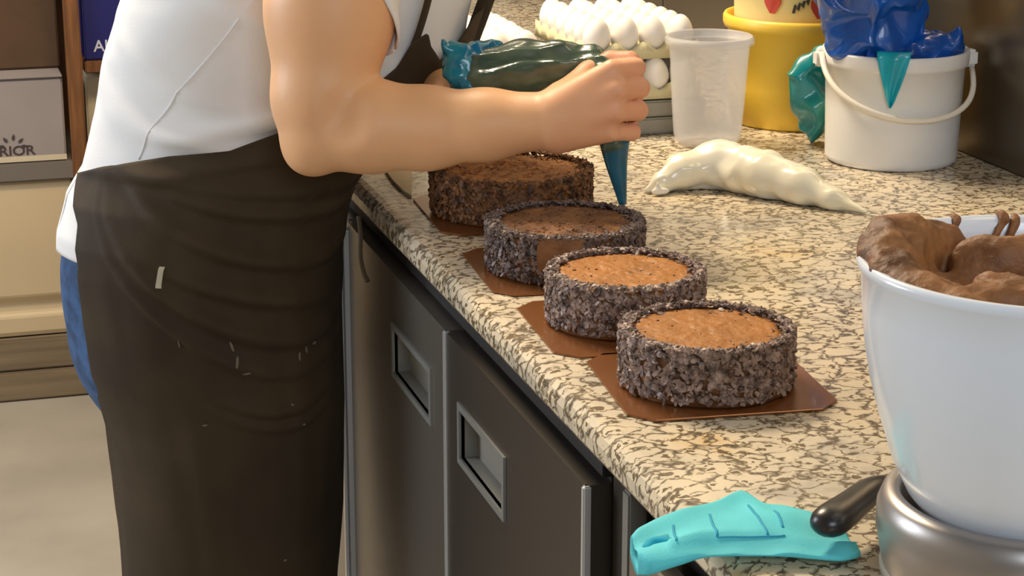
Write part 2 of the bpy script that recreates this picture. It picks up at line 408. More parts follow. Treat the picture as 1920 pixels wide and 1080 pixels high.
fr = empty('undercounter_fridge', (1.0, 2.4, 0), 'steel undercounter fridge with recessed grey door handles below the granite worktop', 'fridge')
box('carcass', (.602, 1.44, 1.70, 4.2, .10, .865), M['steel_dark'], fr, bevel=.003)
box('plinth', (.66, 1.40, 1.72, 4.15, 0, .10), M['black'], fr, bevel=.002)
box('gap_shade_strip', (.592, .602, 1.70, 4.2, .838, .862), M['black'], fr, bevel=.001)  # black strip standing in for the shaded gap above the doors
def door(y0, y1, hy0, hy1, m, hz0=.692, hz1=.764, x=.575, parent=fr, ztop=.832):
    """slab with a rectangular hole for the sunk handle"""
    bm = bmesh.new(); z0, z1 = .13, ztop; xb = .601
    ys = [y0, hy0, hy1, y1]; zs = [z0, hz0, hz1, z1]
    for i in range(3):
        for j in range(3):
            if i == 1 and j == 1: continue
            v = [bm.verts.new((x, a, b)) for a, b in ((ys[i], zs[j]), (ys[i], zs[j+1]), (ys[i+1], zs[j+1]), (ys[i+1], zs[j]))]; bm.faces.new(v)
    def q(*p): bm.faces.new([bm.verts.new(c) for c in p])
    q((x, y0, z0), (xb, y0, z0), (xb, y0, z1), (x, y0, z1)); q((x, y1, z0), (x, y1, z1), (xb, y1, z1), (xb, y1, z0))
    q((x, y0, z1), (xb, y0, z1), (xb, y1, z1), (x, y1, z1)); q((x, y0, z0), (x, y1, z0), (xb, y1, z0), (xb, y0, z0))
    q((xb, y0, z0), (xb, y1, z0), (xb, y1, z1), (xb, y0, z1))
    bmesh.ops.remove_doubles(bm, verts=bm.verts, dist=1e-5)
    d = bm_obj('door', bm, m, parent)
    box('edge_trim', (x-.003, x+.005, y0-.004, y0+.004, z0, z1), M['steel_edge'], d, bevel=.0015)
    # handle: frame ring and sunk pocket
    bm = bmesh.new(); t = .007
    for b in ((hy0-.001, hy1+.001, hz0-.001, hz0+t), (hy0-.001, hy1+.001, hz1-t, hz1+.001), (hy0-.001, hy0+t, hz0+t, hz1-t), (hy1-t, hy1+.001, hz0+t, hz1-t)):
        add_box(bm, x-.003, x+.004, *b)
    hnd = bm_obj('handle', bm, M['frame'], d)
    bm = bmesh.new(); xi = x+.020
    def q2(*p): bm.faces.new([bm.verts.new(c) for c in p])
    a, b, c, e = hy0+t, hy1-t, hz0+t, hz1-t
    q2((xi, a, c), (xi, b, c), (xi, b, e), (xi, a, e)); q2((x, a, c), (x, b, c), (xi, b, c), (xi, a, c)); q2((x, a, e), (xi, a, e), (xi, b, e), (x, b, e))
    q2((x, a, c), (xi, a, c), (xi, a, e), (x, a, e)); q2((x, b, c), (x, b, e), (xi, b, e), (xi, b, c))
    pk = bm_obj('handle_pocket', bm, M['pocket'], d)
    return d
door(2.214, 2.762, 2.281, 2.483, M['steel'])
door(1.700, 2.206, 1.965, 2.153, M['steel_dark'])  # darker copy of the door steel: dim room reflection put into the colour
d3 = door(2.775, 3.40, 3.0, 3.19, M['steel'])
bm = bmesh.new(); add_box(bm, .562, .581, 2.752, 2.772, .13, .826)
e1 = bm_obj('bright_edge_strip', bm, M['steel_edge'], fr, bevel=.006, seg=3); e1['label'] = 'bright rounded steel edge strip'

cab = empty('steel_cabinet', (1.0, 1.3, 0), 'dark steel cabinet at the near end below the worktop, beside the turquoise cloth', 'cabinet')
box('side_panel', (.600, 1.44, 1.640, 1.694, .0, .862), M['steel_dark'], cab, bevel=.002)
box('post', (.582, .600, 1.600, 1.618, .0, .860), M['frame'], cab, bevel=.002)
box('carcass', (.62, 1.44, .9, 1.60, .0, .862), M['steel_dark'], cab, bevel=.002)
dd = box('door', (.578, .600, .95, 1.588, .06, .822), M['steel'], cab, bevel=.003)

# ================================================================== CAKES
def flakes(name, pos, nor, size, m, parent, seed):
    rs = np.random.RandomState(seed); V = []; F = []
    for p, nn in zip(pos, nor):
        t = rs.randn(3); nn = np.array(nn)+rs.randn(3)*.45; nn /= np.linalg.norm(nn)
        t -= nn*(t@nn); t /= np.linalg.norm(t); b = np.cross(nn, t)
        L = size*rs.uniform(.55, 1.25); W = L*rs.uniform(.35, .7); H = size*rs.uniform(.12, .25)
        k = len(V); c = np.array(p)+nn*H*.6
        bend = H*rs.uniform(-1.2, 1.2)
        for s, bb in ((-1, 0), (0, bend), (1, 0)):
            for w_ in (-1, 1):
                for hh in (-1, 1): V.append(c+t*s*L/2+b*w_*W/2*(1-.35*abs(s))+nn*(hh*H/2+bb))
        for s in (0, 4):
            F += [(k+s, k+s+1, k+s+5, k+s+4), (k+s+2, k+s+6, k+s+7, k+s+3), (k+s, k+s+4, k+s+6, k+s+2), (k+s+1, k+s+3, k+s+7, k+s+5)]
        F += [(k, k+2, k+3, k+1), (k+8, k+9, k+11, k+10)]
    o = mesh_obj(name, V, F, m, parent); o['kind'] = 'stuff'; return o

def cake(cx, cy, R, H, label, blabel, seed, top='cake_top', fl='flakes', smear=None, rot=-.09, nflake=1900, bs=.205, boff=(0, 0)):
    rs = np.random.RandomState(seed)
    # board: square with cut corners
    hb = bs/2; c = .022; pts = [(-hb+c, -hb), (hb-c, -hb), (hb, -hb+c), (hb, hb-c), (hb-c, hb), (-hb+c, hb), (-hb, hb-c), (-hb, -hb+c)]
    bm = bmesh.new(); bx, by = cx+boff[0], cy+boff[1]
    lo_ = [bm.verts.new((bx+x*math.cos(rot)-y*math.sin(rot), by+x*math.sin(rot)+y*math.cos(rot), CZ+.0005)) for x, y in pts]
    bm.faces.new(lo_); r = bmesh.ops.extrude_face_region(bm, geom=bm.faces[:])
    bmesh.ops.translate(bm, verts=[v for v in r['geom'] if isinstance(v, bmesh.types.BMVert)], vec=(0, 0, .0022))
    bo = bm_obj('cake_board', bm, M['board'], bevel=.0005, seg=1); tag(bo, blabel, 'cake board', 'square copper cake boards')
    z0 = CZ+.0028
    t = empty('chocolate_cake', (cx, cy, z0), label, 'cake', 'round chocolate cakes on the worktop')
    # body with slightly uneven wall
    n = 72; V = []; F = []; prof = [(0, 0), (.97, 0), (1.0, .04), (1.0, .5), (.995, .93), (.965, .99), (.93, 1.0), (.5, 1.0), (0, 1.0)]
    for i in range(n):
        a = 2*PI*i/n; wob = 1+.012*math.sin(3*a+seed)+.008*math.sin(7*a)
        for r_, z in prof: V.append((cx+R*.965*r_*wob*math.cos(a), cy+R*.965*r_*wob*math.sin(a), z0+z*(H-.004)))
    k = len(prof)
    for i in range(n):
        j = (i+1) % n
        for q in range(k-1): F.append((i*k+q, j*k+q, j*k+q+1, i*k+q+1))
    o = mesh_obj('cake_body', V, F, M['mousse'], t, True)
    # top: softly uneven disc
    rr = np.linspace(0, .86, 22); V = []; F = []; n = 96
    for i in range(n):
        a = 2*PI*i/n
        for q, r_ in enumerate(rr):
            x = cx+R*r_*math.cos(a)*(1+.03*math.sin(2*a+seed)); y = cy+R*r_*math.sin(a)
            z = z0+H-.003 + .0016*mn.noise(Vector((x*45, y*45, seed))) + .0012*mn.noise(Vector((x*160, y*160, seed)))
            if r_ > .84: z -= .003
            V.append((x, y, z))
    k = len(rr)
    for i in range(n):
        j = (i+1) % n
        for q in range(k-1): F.append((i*k+q, j*k+q, j*k+q+1, i*k+q+1))
    mesh_obj('top_cream', V, F, M[top], t, True)
    # side flakes
    P = []; Nn = []
    for _ in range(nflake):
        a = rs.uniform(0, 2*PI); z = rs.uniform(.03, 1.0)**.9*H
        if smear and smear[0] < a < smear[1] and smear[2] < z/H < smear[3]: continue
        P.append((cx+R*.972*math.cos(a), cy+R*.972*math.sin(a), z0+.002+z*.96)); Nn.append((math.cos(a), math.sin(a), .1))
    flakes('side_flakes', P, Nn, .0084, M[fl], t, seed+1)
    P = []; Nn = []
    for _ in range(int(nflake*.36)):
        a = rs.uniform(0, 2*PI); q = 1-abs(rs.randn())*.065
        if q < .70: continue
        P.append((cx+R*.97*q*math.cos(a), cy+R*.97*q*math.sin(a), z0+H-.0035+(.003 if q > .85 else 0.0005))); Nn.append((0.3*math.cos(a), .3*math.sin(a), 1))
    flakes('rim_flakes', P, Nn, .0068, M[fl], t, seed+2)
    P = []; Nn = []
    for _ in range(55 if top == 'cake_top' else 420):
        a = rs.uniform(0, 2*PI); q = math.sqrt(rs.uniform(0, .7)); P.append((cx+R*q*math.cos(a), cy+R*q*math.sin(a), z0+H-.0042)); Nn.append((0, 0, 1))
    flakes('top_crumbs', P, Nn, .0042 if top == 'cake_top' else .0062, M['pit'] if top == 'cake_top' else M[top], t, seed+3)
    if smear:
        o = None
        V = []; F = []; nn = 24
        for i in range(nn):
            a = smear[0]+(smear[1]-smear[0])*i/(nn-1)
            for q in range(6):
                zz = smear[2]+(smear[3]-smear[2])*q/5; r_ = R*(.985+.012*math.sin(q/5*PI)+.006*mn.noise(Vector((a*5, zz*4, 0))))
                V.append((cx+r_*math.cos(a), cy+r_*math.sin(a), z0+zz*H))
        for i in range(nn-1):
            for q in range(5): F.append((i*6+q, (i+1)*6+q, (i+1)*6+q+1, i*6+q+1))
        mesh_obj('smooth_cream_patch', V, F, M['mousse'], t, True)
    return t
cake(.716, 1.757, .085, .056, 'round chocolate cake nearest the white mixing bowl, complete flake coat, whole tan top', 'copper cake board sticking out under the cake nearest the mixing bowl', 11, boff=(.005, .005))
cake(.711, 1.977, .085, .056, 'round flake-coated chocolate cake second from the mixing bowl, with smooth tan top', 'copper cake board under the second cake from the mixing bowl', 23, rot=-.06, boff=(.0, -.012))
cake(.716, 2.200, .093, .056, 'round chocolate cake right below the piping tip, brown bare patch in its flakes', 'dark shaded cake board under the cake below the piping tip', 37, fl='flakes_shade', smear=(4.05, 4.62, .30, 1.0), rot=-.06, bs=.21, top='mousse')
cake(.735, 2.485, .106, .056, 'wide cake with orange-brown nut crumb top, farthest along the worktop', 'dark cake board under the farthest nut crumb cake', 51, top='cake_top_nut', fl='nut_side', bs=.225, rot=-.05)

pts = [atz(x, y, CZ+.001) for x, y in ((722, 322), (772, 318), (772, 372), (756, 362), (736, 342))]
V = pts+[(x, y, z+.004) for x, y, z in pts]
o = mesh_obj('wafer_piece', V, [(4, 3, 2, 1, 0), (5, 6, 7, 8, 9)]+[(i, (i+1) % 5, 5+(i+1) % 5, 5+i) for i in range(5)], M['carton_cream'])
tag(o, 'small tan flat piece on the granite left of the farthest cake', 'card')
# ================================================================== MIXING BOWL on its base
BX, BY = .760, 1.238
def base():
    t = empty('bowl_stand', (BX, BY, CZ), 'round grey metal stand under the white mixing bowl at the worktop corner', 'stand')
    lathe('stand_body', [(.093, .001), (.098, .004), (.104, .028), (.1085, .052), (.1085, .066), (.105, .076), (.099, .081), (.093, .080), (.0905, .074), (.084, .055), (.074, .042), (.02, .040)], M['base'], (BX, BY, CZ), t, 96)
    lathe('ridge', [(.1000, .012), (.1035, .014), (.1045, .020), (.1020, .022)], M['base'], (BX, BY, CZ), t, 96, closed=False)
    lathe('gap_shade_ring', [(.066, .0405), (.066, .047), (.0735, .047), (.0735, .0405)], M['black'], (BX, BY, CZ), t, 96, closed=False)  # black ring standing in for shade in the gap under the bowl
base()
bt = empty('mixing_bowl', (BX, BY, CZ+.041), 'large white mixing bowl of chocolate mousse standing on the grey metal stand', 'bowl')
def bowl():
    out = [(.0, .0), (.052, .0), (.058, .002), (.062, .008), (.072, .018), (.088, .040), (.100, .065), (.110, .095), (.1185, .125), (.1235, .152), (.1265, .180), (.128, .204), (.131, .208), (.132, .212), (.1305, .216)]
    inn = [(.1265, .216), (.1235, .210), (.122, .180), (.115, .125), (.096, .070), (.070, .025), (.0, .010)]
    lathe('bowl_shell', out+inn, M['bowl'], (BX, BY, CZ+.041), bt, 128, closed=False)
    lathe('foot_ring', [(.048, -.0005), (.060, -.0005), (.062, .004), (.060, .007), (.05, .007)], M['white_plastic'], (BX, BY, CZ+.0415), bt, 96, closed=False)
bowl()
def mousse():
    rs = np.random.RandomState(4); z = CZ+.041
    pr = [('e', (BX, BY, z+.110), (.122, .122, .076), None, .01)]
    # climbing high on the far-left wall
    for i in range(14):
        a = math.radians(100+i*9); r = .113
        zt = z+.190+.024*math.exp(-((i-4)/3.4)**2)+.010*math.exp(-((i-9)/3.0)**2)
        pr.append(('e', (BX+r*math.cos(a), BY+r*math.sin(a), zt-.02), (.024, .024, .034), None, .018))
    for i in range(30):
        a = rs.uniform(0, 2*PI); r = .100*math.sqrt(rs.uniform()); s = rs.uniform(.012, .026)
        pr.append(('e', (BX+r*math.cos(a), BY+r*math.sin(a), z+.176+rs.uniform(-.008, .014)), (s*1.3, s, s*.8), None, .008))
    pr.append(('c', (BX-.10, BY-.02, z+.190), (BX-.01, BY-.05, z+.196), .014, .016, .008))
    pr.append(('c', (BX-.05, BY-.01, z+.196), (BX+.03, BY-.06, z+.196), .013, .016, .006))
    pr.append(('c', (BX-.02, BY+.06, z+.195), (BX+.06, BY+.03, z+.200), .02, .02, .008))
    pr.append(('s', (BX-.045, BY+.03, z+.215), .030, .008))
    pr.append(('s', (BX+.03, BY-.01, z+.222), .020, .006))
    def post(Fd, P):
        rr = np.sqrt((P[0]-BX)**2+(P[1]-BY)**2); zz = P[2]-z
        lim = np.interp(zz.ravel(), [0, .01, .025, .07, .125, .18, .208, .3], [0, 0, .068, .094, .1135, .1205, .1225, .126]).reshape(zz.shape)
        ang = np.degrees(np.arctan2(P[1]-BY, P[0]-BX)) % 360
        m_ = np.clip((ang-108)/12, 0, 1)*np.clip((212-ang)/14, 0, 1)
        wav = .5+.5*np.sin(np.radians(ang)*17+1.0*np.sin(np.radians(ang)*6))
        ext = np.clip((zz-(.203-.0*wav))/.004, 0, 1)*m_*(.005+.004*wav)
        lim = lim+ext
        return np.maximum(Fd, rr-lim).astype(np.float32)
    def dsp(V):
        o = V.copy()
        for i, v in enumerate(V):
            if v[2] < z+.165: continue
            p = Vector(v); w_ = (1-2.4*abs(mn.noise(p*34)))*.0042+(1-2*abs(mn.noise(p*85)))*.0016
            o[i, 2] += w_; rr = math.hypot(v[0]-BX, v[1]-BY)
            if rr < .118: o[i, 0] -= (v[0]-BX)*w_*5; o[i, 1] -= (v[1]-BY)*w_*5
        return o
    sdf_mesh('mousse', pr, .0028, M['mousse'], bt, post=post, disp=dsp)
    # smears on the rim
    for k, (a, zz, s) in enumerate([(92, .219, .005), (74, .220, .006), (70, .216, .007)]):
        aa = math.radians(a)
        sdf_mesh('smear', [('e', (BX+.127*math.cos(aa), BY+.127*math.sin(aa), z+zz-.004), (s*.55, s, s*.8), None, .003), ('c', (BX+.122*math.cos(aa), BY+.122*math.sin(aa), z+zz-.004), (BX+.118*math.cos(aa+.06), BY+.118*math.sin(aa+.06), z+zz-.02), s*.5, s*.4, .004)], .0022, M['mousse'], bt, disp=noise_disp(.0025, 90, seed=k))
mousse()

# ================================================================== CLOTH + PALETTE KNIFE
def cloth():
    # outline stations from the hanging left end to the right end: (far side point, near side point, height)
    st = [((.508, 1.392), (.500, 1.352), .905, .0105), ((.520, 1.404), (.507, 1.340), .908, .0115), ((.543, 1.418), (.530, 1.340), .911, .0095), ((.572, 1.430), (.553, 1.344), .912, .0075), ((.604, 1.445), (.585, 1.338), .911, .006),
          ((.630, 1.462), (.612, 1.330), .910, .005), ((.640, 1.440), (.632, 1.322), .909, .005), ((.655, 1.432), (.650, 1.315), .908, .004), ((.672, 1.410), (.664, 1.318), .907, .004), ((.682, 1.385), (.672, 1.325), .905, .003)]
    A = curve_pts([(*a, *b, z, t) for a, b, z, t in st], 60)
    rows = []
    for i, (ax, ay, bx, by, z, t) in enumerate(A):
        u = i/59; t *= .62+.3*max(0, 1-u*6)
        ring = []
        nsec = 40
        for j in range(nsec):
            q = 2*PI*j/nsec
            s = .5+.5*math.copysign(abs(math.cos(q))**.8, math.cos(q)); v = math.copysign(abs(math.sin(q))**.45, math.sin(q))
            x = ax+(bx-ax)*s; y = ay+(by-ay)*s
            droop = 0
            zz = z+v*t + droop
            if v > 0:
                zz += .0022*math.sin(s*9+u*6)+.0025*mn.noise(Vector((x*40, y*40, 2)))
                zz += .004*math.exp(-((s-.75)/.08)**2)*(u > .2)
            if x > NX: zz = max(zz, CZ+.0012+.001*(v > 0))
            ring.append((x, y, zz))
        rows.append(ring)
    V = [p for r in rows for p in r]; n = 40; F = []
    for i in range(len(rows)-1):
        for j in range(n): F.append((i*n+j, i*n+(j+1) % n, (i+1)*n+(j+1) % n, (i+1)*n+j))
    F.append(tuple((len(rows)-1)*n+j for j in range(n)))
    # inner pocket at the hanging end: pull the ring inward
    c = np.mean(np.array(rows[0]), 0); k = len(V)
    for j in range(n):
        p = np.array(rows[0][j]); V.append(tuple(c+(p-c)*.72+np.array((.004, 0, 0))))
    for j in range(n): F.append((j, k+j, k+(j+1) % n, (j+1) % n))
    k2 = len(V)
    for j in range(n):
        p = np.array(rows[0][j]); V.append(tuple(c+(p-c)*.62+np.array((.030, .002, .004))))
    for j in range(n): F.append((k+j, k2+j, k2+(j+1) % n, k+(j+1) % n))
    F.append(tuple(k2+j for j in range(n)))
    o = mesh_obj('cloth', V, F, M['cloth'], None, True)
    tag(o, 'folded turquoise cleaning cloth hanging over the front edge of the granite', 'cloth')
    bm = bmesh.new(); bm.from_mesh(o.data); bmesh.ops.recalc_face_normals(bm, faces=bm.faces); bm.to_mesh(o.data); bm.free()
    tube('fold_shade', curve_pts([atz(1209, 1030, .914), atz(1222, 1014, .9165), atz(1245, 1012, .9175), atz(1268, 1017, .9165)], 14), [.001]+[.0035]*12+[.001], M['cloth_shade'], o, n=10, flat=.5)  # darker strip laid on the surface as the shade in the fold's mouth
    # printed lines lying on the upper side
    bpy.context.view_layer.update()
    from mathutils.bvhtree import BVHTree
    bvh = BVHTree.FromObject(o, bpy.context.evaluated_depsgraph_get())
    for seg in (((1330, 962), (1345, 1014)), ((1403, 938), (1440, 1005)), ((1345, 1014), (1472, 1003)), ((1452, 950), (1468, 985)), ((1262, 985), (1268, 1028))):
        pts = []
        for t in np.linspace(0, 1, 14):
            x = seg[0][0]+(seg[1][0]-seg[0][0])*t; y = seg[0][1]+(seg[1][1]-seg[0][1])*t
            p = Vector(atz(x, y, .915)); hit = bvh.ray_cast(Vector((p.x, p.y, 1.2)), Vector((0, 0, -1)))
            if hit[0] is not None: pts.append((hit[0].x, hit[0].y, hit[0].z+.0003))
        if len(pts) > 3: tube('printed_line', pts, .0011, M['cloth_line'], o, n=6, flat=.4)
cloth()
kn = empty('palette_knife', (.66, 1.36, .92), 'palette knife with thick black handle lying from the turquoise cloth to the bowl stand', 'knife')
def knife():
    a = Vector(atz(1540, 990, .931)); b = Vector(atz(1640, 915, .933)); c = b+(b-a).normalized()*.035; c.z = .925
    P = curve_pts([a, a.lerp(b, .25), a.lerp(b, .6), b, c], 18)
    tube('handle', P, [.006, .0125, .0150, .0160, .0162, .0160, .0156, .015, .0146, .0142, .0138, .0132, .0128, .012, .0115, .011, .0105, .010], M['blackplastic'], kn, n=16, flat=.75)
    d = (c-a).normalized(); e = c+d*.03; sd = Vector((-d.y, d.x, 0))*.010
    up = Vector((0, 0, .0012))
    V = [c-d*.01-sd*.6, e-sd, e+sd, c-d*.01+sd*.6]; V = V+[v+up for v in V]
    mesh_obj('blade', V, [(0, 3, 2, 1), (4, 5, 6, 7), (0, 1, 5, 4), (1, 2, 6, 5), (2, 3, 7, 6), (3, 0, 4, 7)], M['blade'], kn)
knife()

# ================================================================== PIPING BAG LYING ON THE WORKTOP
def pbag():
    S = [((.940, 2.532, .905), .0045), ((.962, 2.534, .914), .013), ((.995, 2.540, .925), .024), ((1.040, 2.540, .931), .031), ((1.068, 2.500, .930), .030), ((1.085, 2.470, .929), .030), ((1.115, 2.420, .924), .024), ((1.140, 2.380, .914), .014), ((1.168, 2.338, .9045), .003)]
    pr = [('c', S[i][0], S[i+1][0], S[i][1], S[i+1][1], .012) for i in range(len(S)-1)]
    pr.append(('e', (1.055, 2.542, .928), (.028, .03, .028), None, .02))
    pr.append(('s', (1.030, 2.492, .952), .012, .016))
    def post(Fd, P): return np.maximum(Fd, CZ+.0008-P[2]).astype(np.float32)
    def dsp(V):
        o = V.copy()
        for i, v in enumerate(V):
            q = mn.noise(Vector((v[0]*28+v[1]*22, v[1]*70, v[2]*60))); o[i, 2] += .0045*q*min(1, (v[2]-CZ)/.02); o[i, 1] += .003*q
        return o
    t = sdf_mesh('piping_bag', pr, .003, M['cream'], None, post=post, disp=dsp)
    tag(t, 'white cream-filled piping bag lying bent on the granite in front of the clear jar', 'piping bag')
    p = atz(1238, 360, .905)
    sdf_mesh('plastic_end', [('e', (p[0], p[1], .906), (.013, .006, .005), None, .004), ('c', (p[0]-.004, p[1], .907), (p[0]-.004, p[1], .917), .004, .002, .004)], .0016, M['bail'], t)
pbag()

# ================================================================== CLEAR JAR, BUCKETS
jt = empty('measuring_jar', (1.137, 2.81, CZ), 'empty frosted clear plastic jar in front of the yellow bucket', 'jar')
lathe('jar_body', [(.0, .001), (.040, .001), (.047, .006), (.0505, .016), (.054, .06), (.0575, .120), (.0595, .150), (.060, .152), (.0635, .153), (.0640, .163), (.062, .164), (.0610, .162), (.0585, .152), (.056, .120), (.0525, .06), (.049, .018), (.045, .008), (.0, .004)], M['jar'], (1.137, 2.81, CZ), jt, 72, closed=False)
lathe('jar_rim', [(.0642, .150), (.0660, .152), (.0660, .160), (.0642, .162)], M['jar'], (1.137, 2.81, CZ), jt, 72, closed=False)

YX, YY = 1.345, 2.945
yt = empty('yellow_bucket', (YX, YY, CZ), 'yellow plastic bucket behind the clear jar at the splashback', 'bucket')
lathe('bucket_body', [(.0, 0.0), (.104, .0), (.108, .004), (.1115, .06), (.1145, .148), (.1205, .150), (.1225, .156), (.1225, .166), (.120, .170), (.116, .170), (.114, .166), (.111, .12), (.105, .008), (.0, .006)], M['yellow'], (YX, YY, CZ), yt, 96, closed=False)
y2 = empty('printed_tub', (YX, YY, CZ+.05), 'pale yellow tub printed with red fruit, nested in the yellow bucket', 'tub')
lathe('tub_body', [(.0, .05), (.10, .05), (.1045, .14), (.108, .26), (.112, .262), (.112, .268), (.105, .268), (.101, .14), (.097, .055), (.0, .055)], M['yellow_pale'], (YX, YY, CZ), y2, 96, closed=False)
def on_tub(name, deg, z, poly, m, dr=.0012):
    """thin print patch wrapped on the tub wall; poly in (s along, z) metres"""
    rad = np.interp(z, [.14, .26], [.1045, .108]); V = []
    for r in (rad-.0003, rad+dr):
        for s, dz in poly:
            a = math.radians(deg)+s/rad; V.append((YX+r*math.cos(a), YY+r*math.sin(a), CZ+z+dz))
    n = len(poly); F = [tuple(range(n)), tuple(range(n, 2*n))[::-1]]+[(i, (i+1) % n, n+(i+1) % n, n+i) for i in range(n)]
    return mesh_obj(name, V, F, m, y2)
def blob(w_, h_, k=14, ph=0): return [(w_*math.cos(2*PI*i/k)*(1-.25*math.sin(2*PI*i/k+ph)), h_*math.sin(2*PI*i/k)) for i in range(k)]
for dg, zz in ((-139, .200), (-100, .194), (-62, .200), (-25, .196)):
    on_tub('red_fruit_print', dg, zz, [(x*1.0, y+.006*(abs(x) > .006)) for x, y in blob(.0135, .019)], M['red'], .0022)
for dg in (-121, -82, -44):
    for q in range(4):
        on_tub('curl_print', dg+q*3.6, .190+.004*q, [(-.0028, -.006+.002*q), (.0012, -.007), (.004, .004), (.0006, .007-.001*q)], M['ink'], .0022)
WBX, WBY = 1.352, 2.636
wt = empty('white_bucket', (WBX, WBY, CZ), 'white plastic bucket with cream bail handle standing by the splashback', 'bucket')
lathe('bucket_body', [(.0, .0), (.088, .0), (.093, .003), (.0945, .010), (.0965, .08), (.0985, .140), (.1030, .142), (.1040, .146), (.1045, .158), (.1030, .163), (.0995, .163), (.0975, .158), (.0945, .08), (.092, .008), (.0, .006)], M['white_plastic'], (WBX, WBY, CZ), wt, 96, closed=False)
def bail():
    # pivots left and right (as seen), drooping in front
    ax = np.array((math.cos(-YAW), math.sin(-YAW))); fr_ = np.array((-math.sin(YAW), -math.cos(YAW)))
    pts = []
    for i in range(33):
        a = PI*i/32; s = -math.cos(a)*.1075; d = math.sin(a)
        off = .012+.094*d**.8
        p = np.array((WBX, WBY))+ax*s+fr_*off
        rr = np.linalg.norm(p-np.array((WBX, WBY)))
        if rr < .1065: p = np.array((WBX, WBY))+(p-np.array((WBX, WBY)))*.1065/rr
        z = CZ+.146-.068*d**.75-.010*s/.1
        pts.append((p[0], p[1], z))
    tube('bail_handle', pts, .0042, M['bail'], wt, n=10)
    for s in (-1, 1):
        c = np.array((WBX, WBY))+ax*s*.104
        bm = bmesh.new(); add_box(bm, c[0]-.012, c[0]+.012, c[1]-.010, c[1]+.010, CZ+.136, CZ+.160); bm_obj('handle_lug', bm, M['white_plastic'], wt, bevel=.004)
bail()

# bags
def crumple(name, pr, h, m, amp, sc, seed, label=None, cat=None, parent=None, post=None, keepz=None):
    o = sdf_mesh(name, pr, h, m, parent, post=post, disp=noise_disp(amp, sc, True, keepz, seed))
    if label: tag(o, label, cat)
    return o
bb = empty('blue_bag', (WBX, WBY, CZ+.16), 'crumpled bright blue plastic bag stuffed into the white bucket', 'plastic bag')
cb = at(1640, 0, 2.63)
crumple('bag_mass', [('e', (cb[0], 2.63, 1.165), (.085, .08, .070), None, .03), ('e', (cb[0]+.02, 2.64, 1.09), (.06, .065, .05), None, .03), ('c', (cb[0]-.03, 2.62, 1.10), (cb[0]+.02, 2.63, 1.02), .045, .05, .03), ('c', (cb[0]-.05, 2.62, 1.17), (cb[0]-.045, 2.61, 1.24), .05, .04, .03), ('c', (cb[0]+.05, 2.64, 1.18), (cb[0]+.1, 2.66, 1.24), .04, .04, .03)], .0045, M['bluebag'], .022, 20, 3.0, parent=bb)
crumple('bag_fold', [('e', (WBX+.025, WBY-.035, 1.066), (.062, .045, .022), None, .02), ('e', (WBX-.02, WBY-.03, 1.06), (.06, .05, .012), None, .02), ('c', (WBX-.02, WBY-.07, 1.068), (WBX+.06, WBY-.06, 1.083), .008, .012, .015)], .003, M['bluebag'], .010, 34, 8.0, parent=bb)
def flap():
    # triangular flap over the rim
    rows = []
    for i in range(22):
        v = i/21; w_ = .026*(1-v)**.8+.001; row = []
        for j in range(13):
            u = j/12*2-1; px = 1612+u*w_*1450+(6*v-4); 
            a = math.atan2(-1, -.42)
            ang = math.radians(-90-28)+u*w_/.105+(-.02)*v
            if v < .2: r = .095+.012*v/.2; z = CZ+.168+.004*math.sin(v/.2*PI)
            else: r = .1075+.002*math.sin(u*5+v*4); z = CZ+.167-(v-.2)*.090
            rows_z = z
            row.append((WBX+r*math.cos(ang), WBY+r*math.sin(ang), rows_z))
        rows.append(row)
    o = sheet('hanging_flap', rows, M['cyanbag'], bb, .0012); o['label'] = 'pointed cyan flap hanging over the rim'
flap()
g = at(1512, 165, 2.76)
crumple('green_bag', [('e', (g[0], 2.76, g[2]), (.030, .024, .050), None, .02), ('c', (g[0]+.012, 2.745, g[2]+.04), (g[0]+.030, 2.74, g[2]+.065), .016, .008, .012), ('c', (g[0]+.016, 2.755, g[2]-.02), (g[0]+.018, 2.76, CZ+.028), .024, .022, .02)], .0032, M['tealbag'], .016, 20, 5.0, 'small crumpled teal-green plastic bag squeezed between the yellow and the white bucket', 'plastic bag', keepz=CZ+.001)
k1 = at(1842, 150, 2.80)
crumple('black_bag', [('c', (1.438, 2.83, 1.08), (1.440, 2.83, .93), .022, .024, .02), ('c', (1.432, 2.82, 1.12), (1.436, 2.82, 1.06), .012, .020, .012), ('e', (1.425, 2.815, 1.10), (.024, .02, .012), None, .01)], .0035, M['blackbag'], .010, 40, 9.0, 'black plastic bag against the splashback behind the white bucket', 'plastic bag', keepz=CZ+.001)

# ================================================================== EGG TRAYS
def tray(x0, y0, nx, ny, z, label, p=.0445):
    n = 6; V = []; F = []; cx = nx*n+1; cy = ny*n+1
    for j in range(cy):
        for i in range(cx):
            u = i/n; v = j/n
            hgt = .5+.25*(math.cos(2*PI*u)+math.cos(2*PI*v))
            edge = i in (0, cx-1) or j in (0, cy-1)
            V.append((x0+u*p, y0+v*p, z+.004+hgt*.026-(.001 if edge else 0)))
    for j in range(cy-1):
        for i in range(cx-1): F.append((j*cx+i, j*cx+i+1, (j+1)*cx+i+1, (j+1)*cx+i))
    # skirt
    rim = [i for i in range(cx)]+[j*cx+cx-1 for j in range(1, cy)]+[(cy-1)*cx+i for i in range(cx-2, -1, -1)]+[j*cx for j in range(cy-2, 0, -1)]
    k = len(V)
    for r in rim: V.append((V[r][0], V[r][1], z+.002))
    m_ = len(rim)
    for q in range(m_): F.append((rim[q], k+q, k+(q+1) % m_, rim[(q+1) % m_]))
    o = mesh_obj('egg_tray', V, F, M['pulp'], None, True); s = o.modifiers.new('s', 'SOLIDIFY'); s.thickness = .0016; s.offset = -1
    return tag(o, label, 'egg tray')
V = []; F = []
nr = 14; nc_ = 20
